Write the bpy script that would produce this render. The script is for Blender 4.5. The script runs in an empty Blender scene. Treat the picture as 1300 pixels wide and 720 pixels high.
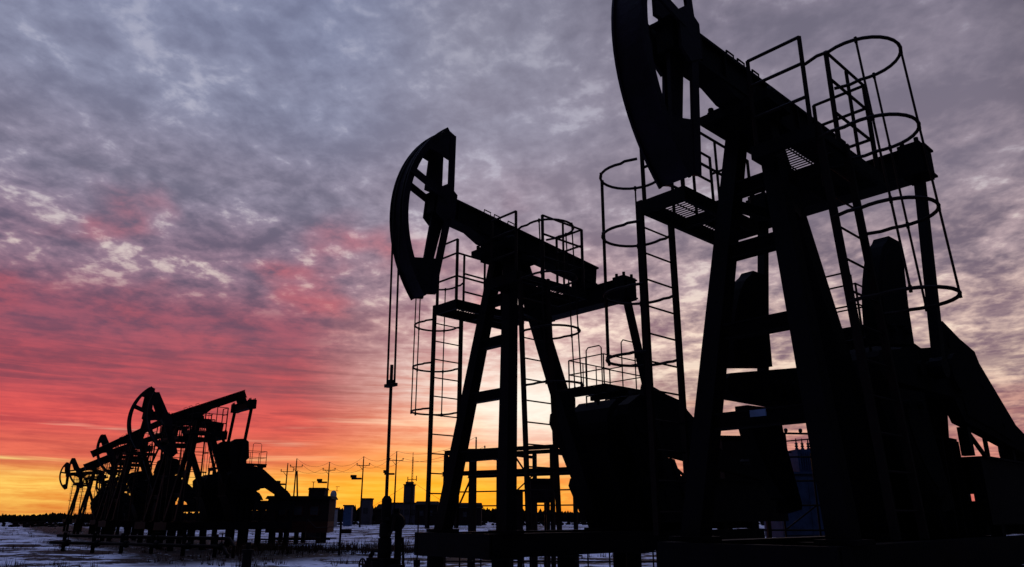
import bpy, math, random
from mathutils import Vector, Matrix, noise as mnoise
R = math.radians
random.seed(7)
scene = bpy.context.scene
col = scene.collection

# ------------------------------------------------------------------ mesh helper
class MB:
    def __init__(s): s.v = []; s.f = []
    def add(s, vs, fs):
        b = len(s.v); s.v += [tuple(p) for p in vs]; s.f += [tuple(b + i for i in f) for f in fs]
    def box(s, x0, x1, y0, y1, z0, z1):
        s.add([(x0,y0,z0),(x1,y0,z0),(x1,y1,z0),(x0,y1,z0),(x0,y0,z1),(x1,y0,z1),(x1,y1,z1),(x0,y1,z1)],
              [(3,2,1,0),(4,5,6,7),(0,1,5,4),(1,2,6,5),(2,3,7,6),(3,0,4,7)])
    def bar(s, P, Q, w, h=None, up=(0,0,1), w2=None, h2=None):
        P = Vector(P); Q = Vector(Q); h = h or w; w2 = w2 or w; h2 = h2 or h
        d = (Q - P).normalized(); up = Vector(up)
        if abs(d.dot(up)) > .98: up = Vector((1,0,0))
        a = d.cross(up).normalized(); b = a.cross(d)
        vs = []
        for C, ww, hh in ((P, w, h), (Q, w2, h2)):
            for i, j in ((-1,-1),(1,-1),(1,1),(-1,1)): vs.append(C + a*(i*ww/2) + b*(j*hh/2))
        s.add(vs, [(3,2,1,0),(4,5,6,7),(0,1,5,4),(1,2,6,5),(2,3,7,6),(3,0,4,7)])
    def channel(s, P, Q, w, h, t=.02, up=(0,0,1)):          # an I-section member
        P = Vector(P); Q = Vector(Q); d = (Q - P).normalized(); u = Vector(up)
        if abs(d.dot(u)) > .98: u = Vector((1,0,0))
        a = d.cross(u).normalized(); b = a.cross(d)
        s.bar(P, Q, t, h - 2*t - .004, up)
        for k in (-1, 1):
            o = b*(k*(h/2 - t/2)); s.bar(P + o, Q + o, w, t, up)
    def tube(s, pts, r, n=6, closed=False):
        pts = [Vector(p) for p in pts]; m = len(pts); rings = []
        for i, p in enumerate(pts):
            if closed: d = pts[(i+1) % m] - pts[i-1]
            else: d = pts[min(i+1, m-1)] - pts[max(i-1, 0)]
            d.normalize(); u = Vector((0,0,1)) if abs(d.z) < .9 else Vector((1,0,0))
            a = d.cross(u).normalized(); b = a.cross(d)
            rings.append([p + (a*math.cos(2*math.pi*k/n) + b*math.sin(2*math.pi*k/n))*r for k in range(n)])
        fs = []
        for i in range(m if closed else m-1):
            j = (i+1) % m
            for k in range(n): fs.append((i*n+k, i*n+(k+1) % n, j*n+(k+1) % n, j*n+k))
        if not closed:
            fs.append(tuple(range(n-1, -1, -1))); fs.append(tuple((m-1)*n+k for k in range(n)))
        s.add([p for r_ in rings for p in r_], fs)
    def prism(s, poly, y0, y1):                              # polygon in x,z swept along y
        n = len(poly)
        s.add([(x, y0, z) for x, z in poly] + [(x, y1, z) for x, z in poly],
              [tuple(range(n-1, -1, -1)), tuple(range(n, 2*n))] + [(i, (i+1) % n, n+(i+1) % n, n+i) for i in range(n)])
    def lathe(s, prof, c=(0,0,0), axis='z', n=16):
        vs = []; m = len(prof)
        for r, t in prof:
            for k in range(n):
                a = 2*math.pi*k/n; p = (r*math.cos(a), r*math.sin(a), t)
                if axis == 'y': p = (p[0], p[2], p[1])
                if axis == 'x': p = (p[2], p[0], p[1])
                vs.append((p[0]+c[0], p[1]+c[1], p[2]+c[2]))
        fs = [(i*n+k, i*n+(k+1) % n, (i+1)*n+(k+1) % n, (i+1)*n+k) for i in range(m-1) for k in range(n)]
        fs += [tuple(range(n-1, -1, -1)), tuple((m-1)*n+k for k in range(n))]
        s.add(vs, fs)
    def mesh(s, name, mat, bevel=0):
        me = bpy.data.meshes.new(name); me.from_pydata(s.v, [], s.f); me.update()
        import bmesh
        b = bmesh.new(); b.from_mesh(me); bmesh.ops.recalc_face_normals(b, faces=b.faces); b.to_mesh(me); b.free()
        me.materials.append(mat); return me
    def build(s, name, mat, parent=None, loc=(0,0,0), rot=(0,0,0)):
        return put(name, s.mesh(name, mat), parent, loc, rot)

def put(name, me, parent=None, loc=(0,0,0), rot=(0,0,0)):
    o = bpy.data.objects.new(name, me); col.objects.link(o)
    o.location = loc; o.rotation_euler = rot
    if parent: o.parent = parent
    return o
def tag(o, label=None, cat=None, group=None, kind=None):
    if label: o['label'] = label
    if cat: o['category'] = cat
    if group: o['group'] = group
    if kind: o['kind'] = kind
    return o
def thing(name, loc, rz, label, cat, group=None):
    o = put(name, None, None, loc, (0,0,rz)); o.empty_display_size = .3
    return tag(o, label, cat, group)

# ------------------------------------------------------------------ materials
def lin(c): return tuple((x/255/12.92 if x/255 <= .04045 else ((x/255+.055)/1.055)**2.4) for x in c)
def paint(name, c, c2=None, rough=.6, metal=0, scale=3., spec=.3, bump=.02):
    m = bpy.data.materials.new(name); m.use_nodes = True; nt = m.node_tree; N = nt.nodes; L = nt.links
    b = N['Principled BSDF']; b.inputs['Roughness'].default_value = rough; b.inputs['Metallic'].default_value = metal
    b.inputs['Specular IOR Level'].default_value = spec
    tc = N.new('ShaderNodeTexCoord'); n = N.new('ShaderNodeTexNoise'); n.inputs['Scale'].default_value = scale
    n.inputs['Detail'].default_value = 6; n.inputs['Roughness'].default_value = .65
    r = N.new('ShaderNodeValToRGB'); r.color_ramp.elements[0].position = .42; r.color_ramp.elements[1].position = .66
    c2 = c2 or tuple(x*.55 for x in c)
    r.color_ramp.elements[0].color = (*c, 1); r.color_ramp.elements[1].color = (*c2, 1)
    L.new(tc.outputs['Object'], n.inputs['Vector']); L.new(n.outputs['Fac'], r.inputs['Fac']); L.new(r.outputs['Color'], b.inputs['Base Color'])
    if bump:
        bp = N.new('ShaderNodeBump'); bp.inputs['Strength'].default_value = .25; bp.inputs['Distance'].default_value = bump
        n2 = N.new('ShaderNodeTexNoise'); n2.inputs['Scale'].default_value = scale*9; n2.inputs['Detail'].default_value = 4
        L.new(tc.outputs['Object'], n2.inputs['Vector']); L.new(n2.outputs['Fac'], bp.inputs['Height']); L.new(bp.outputs['Normal'], b.inputs['Normal'])
    return m
M = dict(
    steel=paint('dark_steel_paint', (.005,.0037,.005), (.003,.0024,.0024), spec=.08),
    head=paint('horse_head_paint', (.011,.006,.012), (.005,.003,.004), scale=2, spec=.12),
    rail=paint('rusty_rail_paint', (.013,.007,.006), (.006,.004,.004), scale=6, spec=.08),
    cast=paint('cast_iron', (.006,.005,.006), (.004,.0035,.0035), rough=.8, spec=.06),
    cable=paint('steel_cable', (.015,.012,.012), rough=.6, spec=.1),
    conc=paint('pile_steel', (.009,.008,.008), (.006,.005,.005), rough=.85, spec=.05),
    wood=paint('pole_wood', (.03,.02,.014), (.018,.012,.01), rough=.9, scale=8, spec=.05),
    blue=paint('blue_grey_cabinet_paint', (.05,.085,.18), (.03,.05,.10), rough=.6, spec=.1),
    plate=paint('pale_plate', (.16,.22,.36), (.12,.16,.25), rough=.6, spec=.1),
    red=paint('red_cabin_paint', (.035,.008,.006), (.02,.006,.005), rough=.7, spec=.08),
    white=paint('whitewashed_wall', (.26,.26,.30), (.2,.2,.23), rough=.85, spec=.1),
    grey=paint('grey_render', (.07,.06,.075), (.05,.045,.05), rough=.9, spec=.1),
    dark=paint('dark_cladding', (.016,.010,.011), (.009,.006,.006), rough=.85, spec=.06),
    roof=paint('roof_felt', (.015,.012,.012), rough=.9, spec=.05),
    glass=paint('window_glass', (.02,.02,.025), rough=.2, spec=.4, bump=0),
    bark=paint('bare_twigs', (.012,.008,.007), (.007,.005,.005), rough=.95, scale=1, spec=0.),
    grass=paint('dry_grass', (.045,.024,.018), (.025,.014,.011), rough=.95, scale=2, bump=0, spec=0.),
    insul=paint('porcelain', (.04,.03,.028), rough=.5, spec=.2),
)

# ------------------------------------------------------------------ pumpjack
PX, PZ, RAD = 1.0, 6.55, 2.28           # pivot of the beam and radius of the horse head arc
SX, SZ = -1.8, 3.35                     # crank shaft
EQ = (-2.4, -.45)                       # equalizer seen from the pivot
cache = {}
def part(key, name, mat, parent, fn, loc=(0,0,0), rot=(0,0,0)):
    if key not in cache:
        b = MB(); fn(b); cache[key] = b.mesh(name, M[mat])
    return put(name, cache[key], parent, loc, rot)

def leg_front(s):
    def f(b): b.bar((1.52, s*.806, 1.35), (.87, s*.20, 6.2), .24, .22, (1,0,0), .2, .2); b.box(1.32,1.72, s*.806-.2, s*.806+.2, 1.352,1.40)
    return f
def leg_back(b):
    b.bar((-1.68,0,1.35), (.40,0,6.2), .30, .26, (0,1,0), .26, .22); b.box(-1.9,-1.44,-.22,.22,1.352,1.40)
def brace(z):
    def f(b):
        u = 1.52 - .134*(z-1.35); w = .806 - .125*(z-1.35)
        b.channel((u, -w+.08, z), (u, w-.08, z), .14, .18, .02)
    return f
def side_brace(z):
    def f(b):
        for s in (-1, 1):
            u = 1.52 - .134*(z-1.35); w = .806 - .125*(z-1.35); ub = -1.68 + .429*(z-1.35)
            b.bar((u-.1, s*(w-.05), z), (ub+.1, s*.1, z), .09, .12)
    return f
def saddle(b):
    b.box(.30,1.15,-.34,.34,6.20,6.30); b.box(.72,1.28,-.46,.46,6.302,6.42)
    for s in (-1, 1):
        b.lathe([(.12,-.09),(.15,-.07),(.15,.07),(.12,.09)], (PX, s*.33, 6.44), 'y', 14); b.box(.82,1.18,s*.33-.08,s*.33+.08,6.422,6.50)
        for u in (.78,1.22): b.lathe([(.035,0),(.035,.09)], (u, s*.33, 6.42), 'z', 6)
    b.lathe([(.07,-.45),(.07,.45)], (PX,0,6.44), 'y', 12)
def beam(b):                            # in the beam's own frame, origin at the pivot
    b.box(-2.68,1.62,-.11,.11,0,.34); b.box(-2.70,1.66,-.15,.15,.342,.38); b.box(-2.68,1.55,-.15,.15,-.042,-.002)
    for x in (-2.2,-1.7,-1.2,-.6,0,.6,1.1): 
        for s in (-1,1): b.box(x-.012,x+.012, s*.129-.018, s*.129+.018, .001, .339)
    b.prism([(-.75,-.044),(.75,-.044),(.42,-.16),(-.42,-.16)], -.14,.14)
    b.box(-2.62,-2.18,-.13,.13,-.22,-.044)
    b.lathe([(.12,-.17),(.12,.17)], (EQ[0],0,-.2), 'y', 12)
    for x in (-.25,.1,.35): b.tube([(x,.12,.38),(x,.12,.45),(x+.16,.12,.45),(x+.16,.12,.38)], .012, 5)
def beam_end(b):
    b.box(1.63,2.45,-.11,.11,.0,.34); b.box(1.67,2.45,-.15,.15,.342,.38); b.box(1.56,2.45,-.15,.15,-.042,-.002); b.box(2.452,2.48,-.16,.16,-.06,.40)
A0, A1 = R(-45), R(46)
def arcp(r, a): return (r*math.cos(a), r*math.sin(a))
def head_face(b):
    n = 26
    for i in range(n):
        a = A0 + (A1-A0)*i/n; c = A0 + (A1-A0)*(i+1)/n
        b.prism([arcp(RAD-.03,a), arcp(RAD,a), arcp(RAD,c), arcp(RAD-.03,c)], -.20,.20)
    for i in range(n):                  # cable groove lips
        a = A0 + (A1-A0)*i/n; c = A0 + (A1-A0)*(i+1)/n
        for s in (-1,1): b.prism([arcp(RAD+.001,a), arcp(RAD+.035,a), arcp(RAD+.035,c), arcp(RAD+.001,c)], s*.185-.014, s*.185+.014)
def head_side(s):
    def f(b):
        y0, y1 = s*.178-.018, s*.178+.018; n = 22; e = s*.004
        for i in range(n):              # stiffening flange behind the curved face
            a = A0 + (A1-A0)*i/n; c = A0 + (A1-A0)*(i+1)/n
            b.prism([arcp(RAD-.08,a), arcp(RAD-.031,a), arcp(RAD-.031,c), arcp(RAD-.08,c)], y0, y1)
        for k in (-1, 1):               # back strut and tip gusset
            A = A0 if k < 0 else A1; tip = arcp(RAD-.10, A)
            b.bar((1.34, s*.178+e, .17+k*.05), (tip[0]-.05, s*.178+e, tip[1]), .036, .13, (0,0,1))
            t0 = arcp(RAD-.03, A); t1 = arcp(RAD-.03, A-k*R(17))
            q = .60; back = (1.34+(tip[0]-1.39)*q-.05, .17+k*.05+(tip[1]-.17-k*.05)*q)
            b.prism([back, (tip[0]-.12, tip[1]), t0, t1], y0-e, y1-e)
        b.prism([(1.22,-.04),(1.45,-.18),(1.62,-.06),(1.62,.42),(1.45,.56),(1.22,.42)], y0+e*3, y1+e*3)
        b.bar((1.5,s*.178+e*5,.3),(RAD-.04,s*.178+e*5,.5), .03,.14,(0,0,1))
    return f
def head_core(k):                       # box strut from the beam end to the tip
    def f(b):
        tip = arcp(RAD-.2, A0 if k < 0 else A1)
        if k < 0: b.bar((1.45,0,.17+k*.2), (1.56,0,tip[1]*.80), .05, .26, (1,0,0), .05, .16)
        else: b.bar((1.62,0,.17+k*.2), (1.66,0,tip[1]*.82), .05, .34, (1,0,0), .05, .26)
    return f
def head_rib(a):
    def f(b):
        p = arcp(RAD-.08, R(a)); q = arcp(RAD-.032, R(a)); b.bar((p[0],0,p[1]), (q[0],0,q[1]), .312, .03, (0,0,1))
    return f
def equal(b):                           # own frame, origin at its centre
    b.box(-.13,.13,-1.28,1.28,-.17,.17); b.box(-.17,.17,-1.3,1.3,.172,.20); b.box(-.17,.17,-1.3,1.3,-.20,-.172)
    b.box(-.2,.2,-.3,.3,.202,.30)
def eqcap(b):
    b.box(-.19,.19,-.14,.14,-.21,.24); b.lathe([(.15,-.16),(.15,.16)], (0,0,.06), 'x', 12)
    for x in (-.12,.12):
        for y in (-.09,.09): b.lathe([(.03,.24),(.03,.32)], (x,y,0), 'z', 6)
def crank(b):                           # crank frame: x along the crank, origin at the shaft
    b.prism([(-.42,-.2),(-.3,-.3),(.2,-.32),(2.3,-.15),(2.4,-.08),(2.4,.08),(2.3,.15),(.2,.32),(-.3,.3),(-.42,.2)], -.10,.10)
    b.lathe([(.24,-.16),(.24,.16)], (0,0,0), 'y', 16)
    for x in (.7,.95,1.2): b.lathe([(.09,-.14),(.09,.14)], (x,0,0), 'y', 12)
def cweight(k):
    def f(b):                           # half of a crescent weight, centred on the shaft
        n = 9; a0, a1 = (R(3), R(47)); ro = [2.16,2.18,2.19,2.19,2.19,2.18,2.17,2.16,2.14,2.09]
        out = [(ro[i]*math.cos(a0+(a1-a0)*i/n), k*ro[i]*math.sin(a0+(a1-a0)*i/n)) for i in range(n+1)]
        g_ = 0 if k > 0 else .13; inn = [(1.34,k*1.60),(.98,k*1.58),(.96,k*1.5),(1.14,k*.75),(1.20,k*.28),(2.12-g_,k*.24)]; out = [(x-g_, z+g_*.5) for x, z in out]
        pts = [p for p in out if abs(p[1]) > .3] + inn
        b.prism(pts, -.09, .09)
        cx = sum(p[0] for p in pts)/len(pts); cz = sum(p[1] for p in pts)/len(pts)
        b.prism([(cx+(x-cx)*.72, cz+(z-cz)*.72) for x, z in pts], -.105, .105)
        for x in (1.45,1.85): b.lathe([(.05,-.15),(.05,.15)], (x,0,k*.42), 'y', 8)
    return f
def slim_crank(b):
    b.prism([(-.45,-.22),(-.3,-.34),(1.95,-.33),(2.02,-.2),(2.02,.2),(1.95,.33),(-.3,.34),(-.45,.22)], -.13,.13)
    b.lathe([(.26,-.17),(.26,.17)], (0,0,0), 'y', 16)
    for x in (.7,.95,1.2,1.45,1.7): b.lathe([(.08,-.16),(.08,.16)], (x,0,.1), 'y', 10)
def slim_weight(k):
    def f(b):
        b.prism([(.95,k*.332),(1.05,k*.46),(1.85,k*.44),(1.95,k*.332)], -.16,.16)
    return f
def gearbox(b):
    pr = [(-1.36,2.62),(-1.36,3.35),(-1.45,3.62),(-1.7,3.82),(-2.1,3.86),(-2.5,3.80),(-2.75,3.66),(-2.98,3.58),(-3.08,3.4),(-2.82,2.62)]
    b.prism(pr, -.5,.5); b.box(-1.30,-3.1,-.54,.54,3.12,3.2)
    for s in (-1,1):
        b.lathe([(.3,-.06),(.3,.06)], (SX, s*.56, SZ), 'y', 16); b.lathe([(.2,-.05),(.2,.05)], (-2.75, s*.55, 3.4), 'y', 14)
    b.lathe([(.11,-1.0),(.11,1.0)], (SX,0,SZ), 'y', 12)
    for u in (-1.6,-2.2,-2.9): b.tube([(u,-.2,3.6),(u,-.2,3.93),(u,.1,3.93),(u,.1,3.6)], .02, 5)
def pedestal(b):
    b.prism([(-1.95,1.352),(-1.42,2.58),(-2.72,2.58),(-2.84,1.352)], -.54,.54); b.box(-1.34,-2.86,-.58,.58,2.582,2.618)
    for u in (-2.1,-2.4,-2.7): b.box(u-.02,u+.02,-.64,.64,1.353,2.57)
def guard(b):
    b.prism([(-2.2,3.9),(-2.3,4.15),(-2.9,4.0),(-3.5,3.9),(-3.62,3.74),(-4.9,2.95),(-6.4,2.52),(-6.5,2.40),(-4.8,2.56),(-3.35,2.72),(-2.5,2.80),(-2.2,3.1)], .66,.83)
    b.prism([(-2.35,3.85),(-2.45,4.02),(-2.9,3.9),(-3.42,3.8),(-4.7,2.96),(-4.5,2.68),(-3.4,2.82),(-2.6,2.9)], .832,.842)
    for x in (-2.7,-3.5,-4.2): b.lathe([(.05,.843),(.04,.86)], (x,0,3.4 if x > -4 else 2.9), 'y', 8)
def deck(b):
    b.box(-2.75,-7.4,-.86,-.70,1.50,2.35); b.box(-2.75,-7.4,.70,.86,1.50,2.35)
    for u in (-3.0,-4.3,-5.1,-6.1,-7.2): b.box(u-.07,u+.07,-.698,.698,2.0,2.3)
    b.box(-2.9,-7.4,-.9,.9,2.352,2.38)
    for s in (-1,1):
        for u in (-3.2,-4.7,-5.85): b.bar((u,s*.78,1.352),(u,s*.78,1.498), .14)
    b.box(-2.9,-5.9,-.66,.66,1.36,1.80)
def deck_short(b):
    for s_ in (-1,1): b.box(-2.75,-4.9,s_*.78-.08,s_*.78+.08,1.95,2.35)
    for u in (-3.0,-3.9,-4.8): b.box(u-.07,u+.07,-.698,.698,2.0,2.3)
    b.box(-2.9,-4.9,-.9,.9,2.352,2.38)
    for s_ in (-1,1):
        for u in (-3.2,-4.7): b.bar((u,s_*.78,1.352),(u,s_*.78,1.948), .14)
def base_short(b):
    for s_ in (-1,1):
        b.channel((1.95,s_*.84,1.175),(-4.2,s_*.84,1.175), .2, .35, .03)
        b.box(1.96,-4.2,s_*.84-.014,s_*.84+.014,1.03,1.32)
    for u in (1.9,.6,-.6,-1.7,-3.2,-4.1): b.channel((u,-.82,1.16),(u,.82,1.16), .16, .28, .02)
    b.box(1.966,2.0,-.95,.95,.99,1.35)
def base_side_short(b):
    for s_ in (-1,1): b.box(1.93,-4.2,s_*.945-.008,s_*.945+.008,1.0,1.345)
def guard_short(b):
    b.prism([(-2.0,3.9),(-2.1,4.1),(-2.7,4.05),(-3.1,3.9),(-4.6,2.75),(-4.75,2.5),(-4.3,2.45),(-3.3,3.0),(-2.5,2.9),(-2.0,3.1)], .62,.83)
def motor_short(b):
    b.lathe([(.2,-.45),(.25,-.42),(.25,.32),(.2,.36)], (-4.5,.1,2.70), 'y', 14); b.box(-4.75,-4.25,-.3,.4,2.384,2.50)
def gsupport(u, z, w):
    def f(b): b.bar((u,.72,2.382),(u,.72,z), w)
    return f
def gbrace(b): b.bar((-2.8,.72,2.75),(-3.5,.72,2.40), .045)
def motor(b):
    b.lathe([(.2,-.25),(.25,-.22),(.25,.2),(.2,.24)], (-6.95,.3,2.70), 'y', 16)
    b.box(-7.2,-6.7,-.3,.4,2.384,2.50); b.box(-7.05,-6.85,.15,.4,2.92,3.02)
    b.lathe([(.14,-.06),(.14,.06)], (-6.95,.56,2.68), 'y', 14)
    for k in range(10):
        a = 2*math.pi*k/10; b.bar((-6.95+.25*math.cos(a),.1,2.70+.25*math.sin(a)), (-6.95+.25*math.cos(a),.48,2.70+.25*math.sin(a)), .02)
def base(b):
    for s in (-1,1):
        b.channel((1.95,s*.84,1.175),(-6.1,s*.84,1.175), .2, .35, .03)
        b.box(1.96,-6.1,s*.84-.014,s*.84+.014,1.03,1.32)
    for u in (1.9,.6,-.6,-1.7,-3.2,-4.6,-6.0): b.channel((u,-.82,1.16),(u,.82,1.16), .16, .28, .02)
    b.box(1.966,2.0,-.95,.95,.99,1.35)
def base_side(b):
    for s in (-1,1): b.box(1.93,-6.08,s*.945-.008,s*.945+.008,1.0,1.345)
def pile(b):
    b.lathe([(.14,-.25),(.14,.97)], (0,0,0), 'z', 12); b.box(-.2,.2,-.2,.2,.972,.995)

def platform(u0,u1,v0,v1,z0,z1,holes):
    def f(b):
        t = .06
        b.box(u0,u1,v0,v0+t,z0,z1); b.box(u0,u1,v1-t,v1,z0,z1)
        b.box(u0,u0+t,v0+t+.001,v1-t-.001,z0,z1); b.box(u1-t,u1,v0+t+.001,v1-t-.001,z0,z1)
        m = (u0+u1)/2; b.box(m-.04,m+.04,v0+t+.001,v1-t-.001,z0+.02,z1-.04)
        b.box(u0+t+.001,m-.041,(v0+v1)/2-.02,(v0+v1)/2+.02,z0+.03,z1-.05)
    return f
def grating(u0,u1,v0,v1,z):
    def f(b):
        u = u0+.07
        while u < u1-.07:
            b.box(u-.006,u+.006,v0+.062,v1-.062,z-.012,z); u += .062
        v = v0+.1
        while v < v1-.06:
            b.box(u0+.062,u1-.062,v-.006,v+.006,z-.026,z-.0125); v += .20
    return f
def rails(b, pts, z, hs, r=.019, pr=.026, posts=True):
    for h in hs: b.tube([(u,v,z+h) for u,v in pts], r, 6)
    if posts:
        for u,v in pts: b.tube([(u,v,z-.1),(u,v,z+max(hs))], pr, 6)
def rail_far(b):
    z = 5.48
    rails(b, [(1.45,-1.26),(1.45,-.67)], z, (1.21,.93,.47), .019, .03)
    rails(b, [(1.45,-.67),(.62,-.67),(-.22,-.67)], z, (.93,.47), .019, .02)
    rails(b, [(.80,-1.26),(.25,-1.26),(-.22,-1.26)], z, (1.2,.8,.42), .019, .024)
    rails(b, [(-.22,-1.26),(-.22,-.67)], z, (.93,.47), .019, .024)
def rail_near(b):
    z = 5.62
    rails(b, [(1.48,.36),(1.48,1.0)], z, (1.12,.78,.36), .02, .026)
    rails(b, [(.84,1.02),(-.22,1.02)], z, (1.22,.86,.42), .02, .03)
    rails(b, [(-.22,1.02),(-.22,.36)], z, (1.22,.9,.46), .02, .026)
    b.tube([(.30,1.02,z-.1),(.30,1.02,z+1.2)], .022, 6)
def ladder(ua,ub,vt,vb,z0,z1):
    def f(b):
        for u in (ua,ub): b.bar((u,vb,z0),(u,vt,z1), .075,.05,(1,0,0))
        z = z0+.25
        while z < z1-.1:
            v = vb+(vt-vb)*(z-z0)/(z1-z0); b.tube([(ua,v,z),(ub,v,z)], .013, 5); z += .35
    return f
def cage(ua,ub,vt,vb,z0,z1,s,zs,dep=.50,bars=(20,110,180)):
    def f(b):
        um = (ua+ub)/2; r = .42; rr = []
        for z in zs:
            v = vb+(vt-vb)*(z-z0)/(z1-z0); c = v+s*dep
            ring = [(um+r*math.cos(a), c+s*r*math.sin(a), z) for a in [R(200-220*i/18) for i in range(19)]]
            rr.append((v, c, z)); b.tube([(min(ua,ub)-.02, v, z)] + [(um-r*.98, v+s*.16, z)] + ring + [(um+r*.98, v+s*.16, z)] + [(max(ua,ub)+.02, v, z)], .019, 6)
        for a in bars:
            P = [(um+r*math.cos(R(a)), c+s*r*math.sin(R(a)), z) for v,c,z in rr]
            b.tube(P, .0125, 5)
            for p in P: b.box(p[0]-.013,p[0]+.013,p[1]-.013,p[1]+.013,p[2]-.04,p[2]+.03)
    return f
def gplat(b):
    b.box(-2.15,-3.62,-1.22,-.15,4.20,4.26)
    for u in (-2.2,-2.9,-3.57):
        b.box(u-.04,u+.04,-1.2,-.17,4.08,4.198)
    for u in (-2.22,-3.5):
        for v in (-1.15,-.45): b.bar((u,v,3.3 if v > -.6 else 2.9),(u,v,4.08), .09)
        b.bar((u,-.5,3.0),(u,-1.15,2.9), .07)
def grail(b):
    z = 4.26; P = [(-2.18,-1.2),(-2.18,-.2),(-3.58,-.2),(-3.58,-1.2),(-2.18,-1.2)]
    rails(b, P, z, (.64,.32), .014, .017)
    for u in (-2.65,-3.1): b.tube([(u,-1.2,z),(u,-1.2,z+.64)], .014, 5)
    b.tube([(-2.18,-.7,z),(-2.18,-.7,z+.64)], .014, 5)
    for u in (-2.18,): b.tube([(u,-.25,z),(u,-.25,z+.78),(u,-.31,z+.84),(u,-.62,z+.84),(u,-.68,z+.78),(u,-.68,z)], .015, 5)
    b.tube([(-2.8,-.2,z),(-2.8,-.2,z+.98),(-2.86,-.2,z+1.05),(-3.2,-.2,z+1.05),(-3.26,-.2,z+.98),(-3.26,-.2,z)], .015, 5)

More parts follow.
